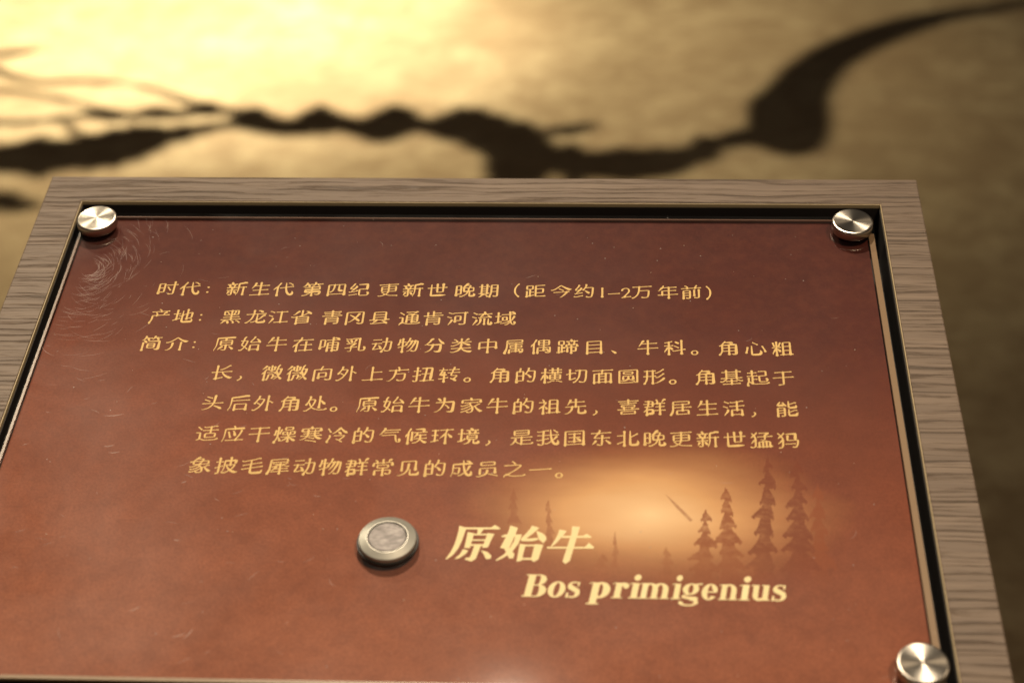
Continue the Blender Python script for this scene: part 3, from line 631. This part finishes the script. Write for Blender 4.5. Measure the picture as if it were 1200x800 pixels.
def stem(x, y0=0, y1=1, w=.36, foot=True, head=True):
    lp([(x, y0), (x + w, y0), (x + w, y1), (x, y1)])
    if foot: lp([(x - .13, y0), (x + w + .13, y0), (x + w + .13, y0 + .07), (x - .13, y0 + .07)])
    if head: lp([(x - .17, y1 - .10), (x + .05, y1 - .02), (x + .05, y1 + .02), (x - .17, y1 - .03)])
def letter(ch):
    if ch == 'B':
        stem(.17, 0, 1.46, .42, True, False); lp([(.02, 1.39), (.9, 1.39), (.9, 1.46), (.02, 1.46)]); lp([(.5, 0), (.9, 0), (.9, .07), (.5, .07)]); lp([(.5, .73), (.9, .73), (.9, .80), (.5, .80)])
        ring(.84, 1.115, .44, .345, .06, .27, -90, 90); ring(.87, .40, .53, .40, .10, .33, -90, 90); return 1.42
    if ch == 'o': ring(.50, .5, .50, .53, .16, .44, skew=.02); return 1.02
    if ch == 's':
        ring(.42, .74, .36, .29, .17, .21, 60, 200); ring(.42, .27, .40, .30, .14, .21, -130, 40)
        lp([(.08, .80), (.12, .56), (.62, .28), (.80, .36), (.76, .52), (.30, .80)])
        lp([(.58, .98), (.62, .72), (.70, .72), (.72, 1.02)]); lp([(.08, .30), (.18, .30), (.20, .02), (.06, -.03)]); return .84
    if ch == 'p':
        stem(.14, -.42, 1, .36, True, True); ring(.58, .5, .50, .53, .12, .40, -120, 120); return 1.12
    if ch == 'r':
        stem(.14); ring(.58, .64, .34, .38, .10, .16, 60, 150); ring(.74, .80, .16, .18, .0, .0); return .92
    if ch == 'i':
        stem(.12); ring(.32, 1.36, .20, .20, 0, 0); return .60
    if ch in 'nm':
        stem(.12)
        for k in range(1 if ch == 'n' else 2):
            x = .48 + k * .66
            ring(x + .13, .60, .53, .42, .17, .32, 0, 150); lp([(x + .30, 0), (x + .66, 0), (x + .66, .62), (x + .30, .62)]); lp([(x + .20, 0), (x + .78, 0), (x + .78, .07), (x + .20, .07)])
        return 1.24 if ch == 'n' else 1.90
    if ch == 'u':
        lp([(.10, .35), (.46, .35), (.46, 1), (.10, 1)]); lp([(-.05, .93), (.46, .93), (.46, 1), (-.05, 1)])
        ring(.55, .36, .45, .39, .09, .27, 180, 320)
        lp([(.76, 0), (1.12, 0), (1.12, 1), (.76, 1)]); lp([(.64, .93), (.9, .93), (.9, 1), (.64, 1)]); lp([(1.0, 0), (1.26, 0), (1.26, .07), (1.0, .07)]); return 1.22
    if ch == 'e':
        ring(.48, .5, .48, .53, .13, .44, 20, 325); ring(.52, .58, .42, .42, .16, .34, -10, 80); lp([(.25, .46), (.90, .46), (.93, .54), (.25, .54)]); return .96
    if ch == 'g':
        ring(.48, .66, .43, .37, .13, .29); lp([(.72, .90), (1.06, .97), (1.06, 1.05), (.70, 1.0)])
        ring(.28, .18, .22, .14, .06, .05, 60, 270); lp([(.26, .03), (.86, -.02), (.86, .17), (.26, .19)])
        ring(.46, -.20, .52, .23, .30, .14, -200, 70); lp([(.50, -.06), (.90, -.06), (.95, .02), (.84, .16), (.40, .14)]); return 1.06
for ch, x0, x1 in zip('Bosprimigenius', [33.5,43.6,50.8,60.0,69.4,76.3,80.3,93.3,96.9,105.0,112.0,120.1,124.7,132.6], [43.3,50.7,56.8,68.7,75.9,80.5,92.2,97.0,105.1,111.5,119.6,124.4,132.3,138.8]):
    adv = {'B': 1.44, 'o': 1.02, 's': .84, 'p': 1.10, 'r': .92, 'i': .60, 'm': 1.88, 'g': 1.08, 'e': .98, 'n': 1.28, 'u': 1.26}[ch]
    LX = sx(x0) + .35; LS = (x1 - x0 + .55 - SL * XH * .4) / adv; letter(ch)
bmesh.ops.recalc_face_normals(bm, faces=bm.faces[:])
for f in bm.faces:
    f.normal_update()
    if f.normal.z < 0: f.normal_flip()
finish('latin_lettering', bm, TITLE_INK)

# ---------------------------------------------------------------- stand-off caps
def standoff(x, y):
    r = 9.9
    e = link('screw_cap', bm_mesh('screw_cap', lathe([(0, 0), (r - .9, 0), (r - .35, -.12), (r, -.6), (r, -4.6), (r - .5, -5.2), (0, -5.2)], 72)) if not CAPME else CAPME[0], STEEL, sign, TOP @ Matrix.Translation(mmv(x, y, 6.6)))
    if not CAPME:
        for v in e.data.vertices: v.co /= 1000
        CAPME.append(e.data)
        for p in e.data.polygons: p.use_smooth = abs(p.normal.z) < .9
    b = link('standoff_barrel', bm_mesh('standoff_barrel', lathe([(0, 0), (.0045, 0), (.0045, -.018), (0, -.018)], 24)), DARKSTEEL, sign, TOP @ Matrix.Translation(mmv(x, y, -6.2)))
    return e
CAPME = []
for x, y in ((-188.6, -42.8), (185.9, -42.5), (188.1, -311.7), (-188.4, -312.0)): standoff(x, y)

# ---------------------------------------------------------------- push button
BT = TOP @ Matrix.Translation(mmv(-22.0, -250.6, 1.0))
def scl(bm, k=.001):
    for v in bm.verts: v.co *= k
    return bm
btn = link('push_button', bm_mesh('push_button', scl(lathe([(8.2, 2.0), (8.2, 3.55), (8.35, 3.72), (8.6, 3.72), (11.7, 2.75), (12.0, 2.4), (12.1, .02), (11.6, .02), (8.2, 2.0)], 96))), BEZEL, sign, BT)
for p in btn.data.polygons: p.use_smooth = True
btn.data.set_sharp_from_angle(angle=.18)
cp = link('button_cap', bm_mesh('button_cap', scl(lathe([(0, 3.6), (7.4, 3.6), (7.75, 3.45), (7.9, 3.0), (7.9, 1.9)], 96))), CAP, btn, Matrix.Identity(4))
link('rubber_gasket', bm_mesh('rubber_gasket', scl(lathe([(11.4, .9), (12.7, .9), (12.9, .5), (12.9, .015), (11.4, .015)], 96))), simple('black_gasket', (.015, .014, .013), .5), btn, Matrix.Identity(4))
link('button_barrel', bm_mesh('button_barrel', scl(lathe([(0, 1.7), (7.9, 1.7), (7.9, -16), (0, -16)], 48))), BLACK, btn, Matrix.Identity(4))

# ---------------------------------------------------------------- mounted horned skeleton beyond the top of the picture: its shadow lies on the floor
sk = empty('mounted_skeleton', (-.2, 3.3, 0), 'brown fossil skeleton with a curved horn hung over the floor behind the sign', 'skeleton')
SKI = Matrix.Translation((.2, -3.3, 0))
KN = .55
def bone(name, rings):
    bm = bmesh.new(); n = 14; RR = []
    P = [Vector(r[:3]) for r in rings]; A = [Vector(r[3:]) for r in rings]
    for i in range(len(P)):
        for s in range(4 if i < len(P) - 1 else 1):
            t = s / 4; j = min(i + 1, len(P) - 1); h_, k_ = max(i - 1, 0), min(i + 2, len(P) - 1)
            def cr(V): return .5 * (2 * V[i] + (V[j] - V[h_]) * t + (2 * V[h_] - 5 * V[i] + 4 * V[j] - V[k_]) * t * t + (3 * V[i] - V[h_] - 3 * V[j] + V[k_]) * t ** 3)
            p, a = cr(P), cr(A); a = a * (1 + KN * mn.noise(p * 38) + KN * .6 * mn.noise(p * 110)); up = Vector((0, 0, max(a.length * .8, .002)))
            RR.append([bm.verts.new(p + a * math.cos(2*math.pi*k/n) + up * math.sin(2*math.pi*k/n)) for k in range(n)])
    for a, b in zip(RR, RR[1:]):
        for k in range(n): bm.faces.new((a[k], a[(k+1) % n], b[(k+1) % n], b[k]))
    bm.faces.new(RR[0]); bm.faces.new(RR[-1])
    link(name, bm_mesh(name, bm), BONE, sk, SKI, smooth=True)
for nm, src in (('spine', 'spine'), ('skull', 'skull'), ('horn', 'horn'), ('neck_plate', 'pole'), ('nose_bone', 'nose_bone'), ('rib', 'ribs')):
    KN = .05 if nm == 'horn' else .55
    for r in BONES[src]: bone(nm, r)

# thin steel cables carrying it from the ceiling grid
cps = [BONES['skull'][0][3], BONES['skull'][0][9], BONES['spine'][0][6], BONES['ribs'][0][3], BONES['horn'][0][6]]
for c in cps:
    bm = bmesh.new()
    r = bmesh.ops.create_cone(bm, cap_ends=True, segments=8, radius1=.0008, radius2=.0008, depth=2.6, matrix=Matrix.Translation((c[0], c[1], c[2] + 1.3)))
    link('suspension_cable', bm_mesh('suspension_cable', bm), DARKSTEEL, sk, SKI)
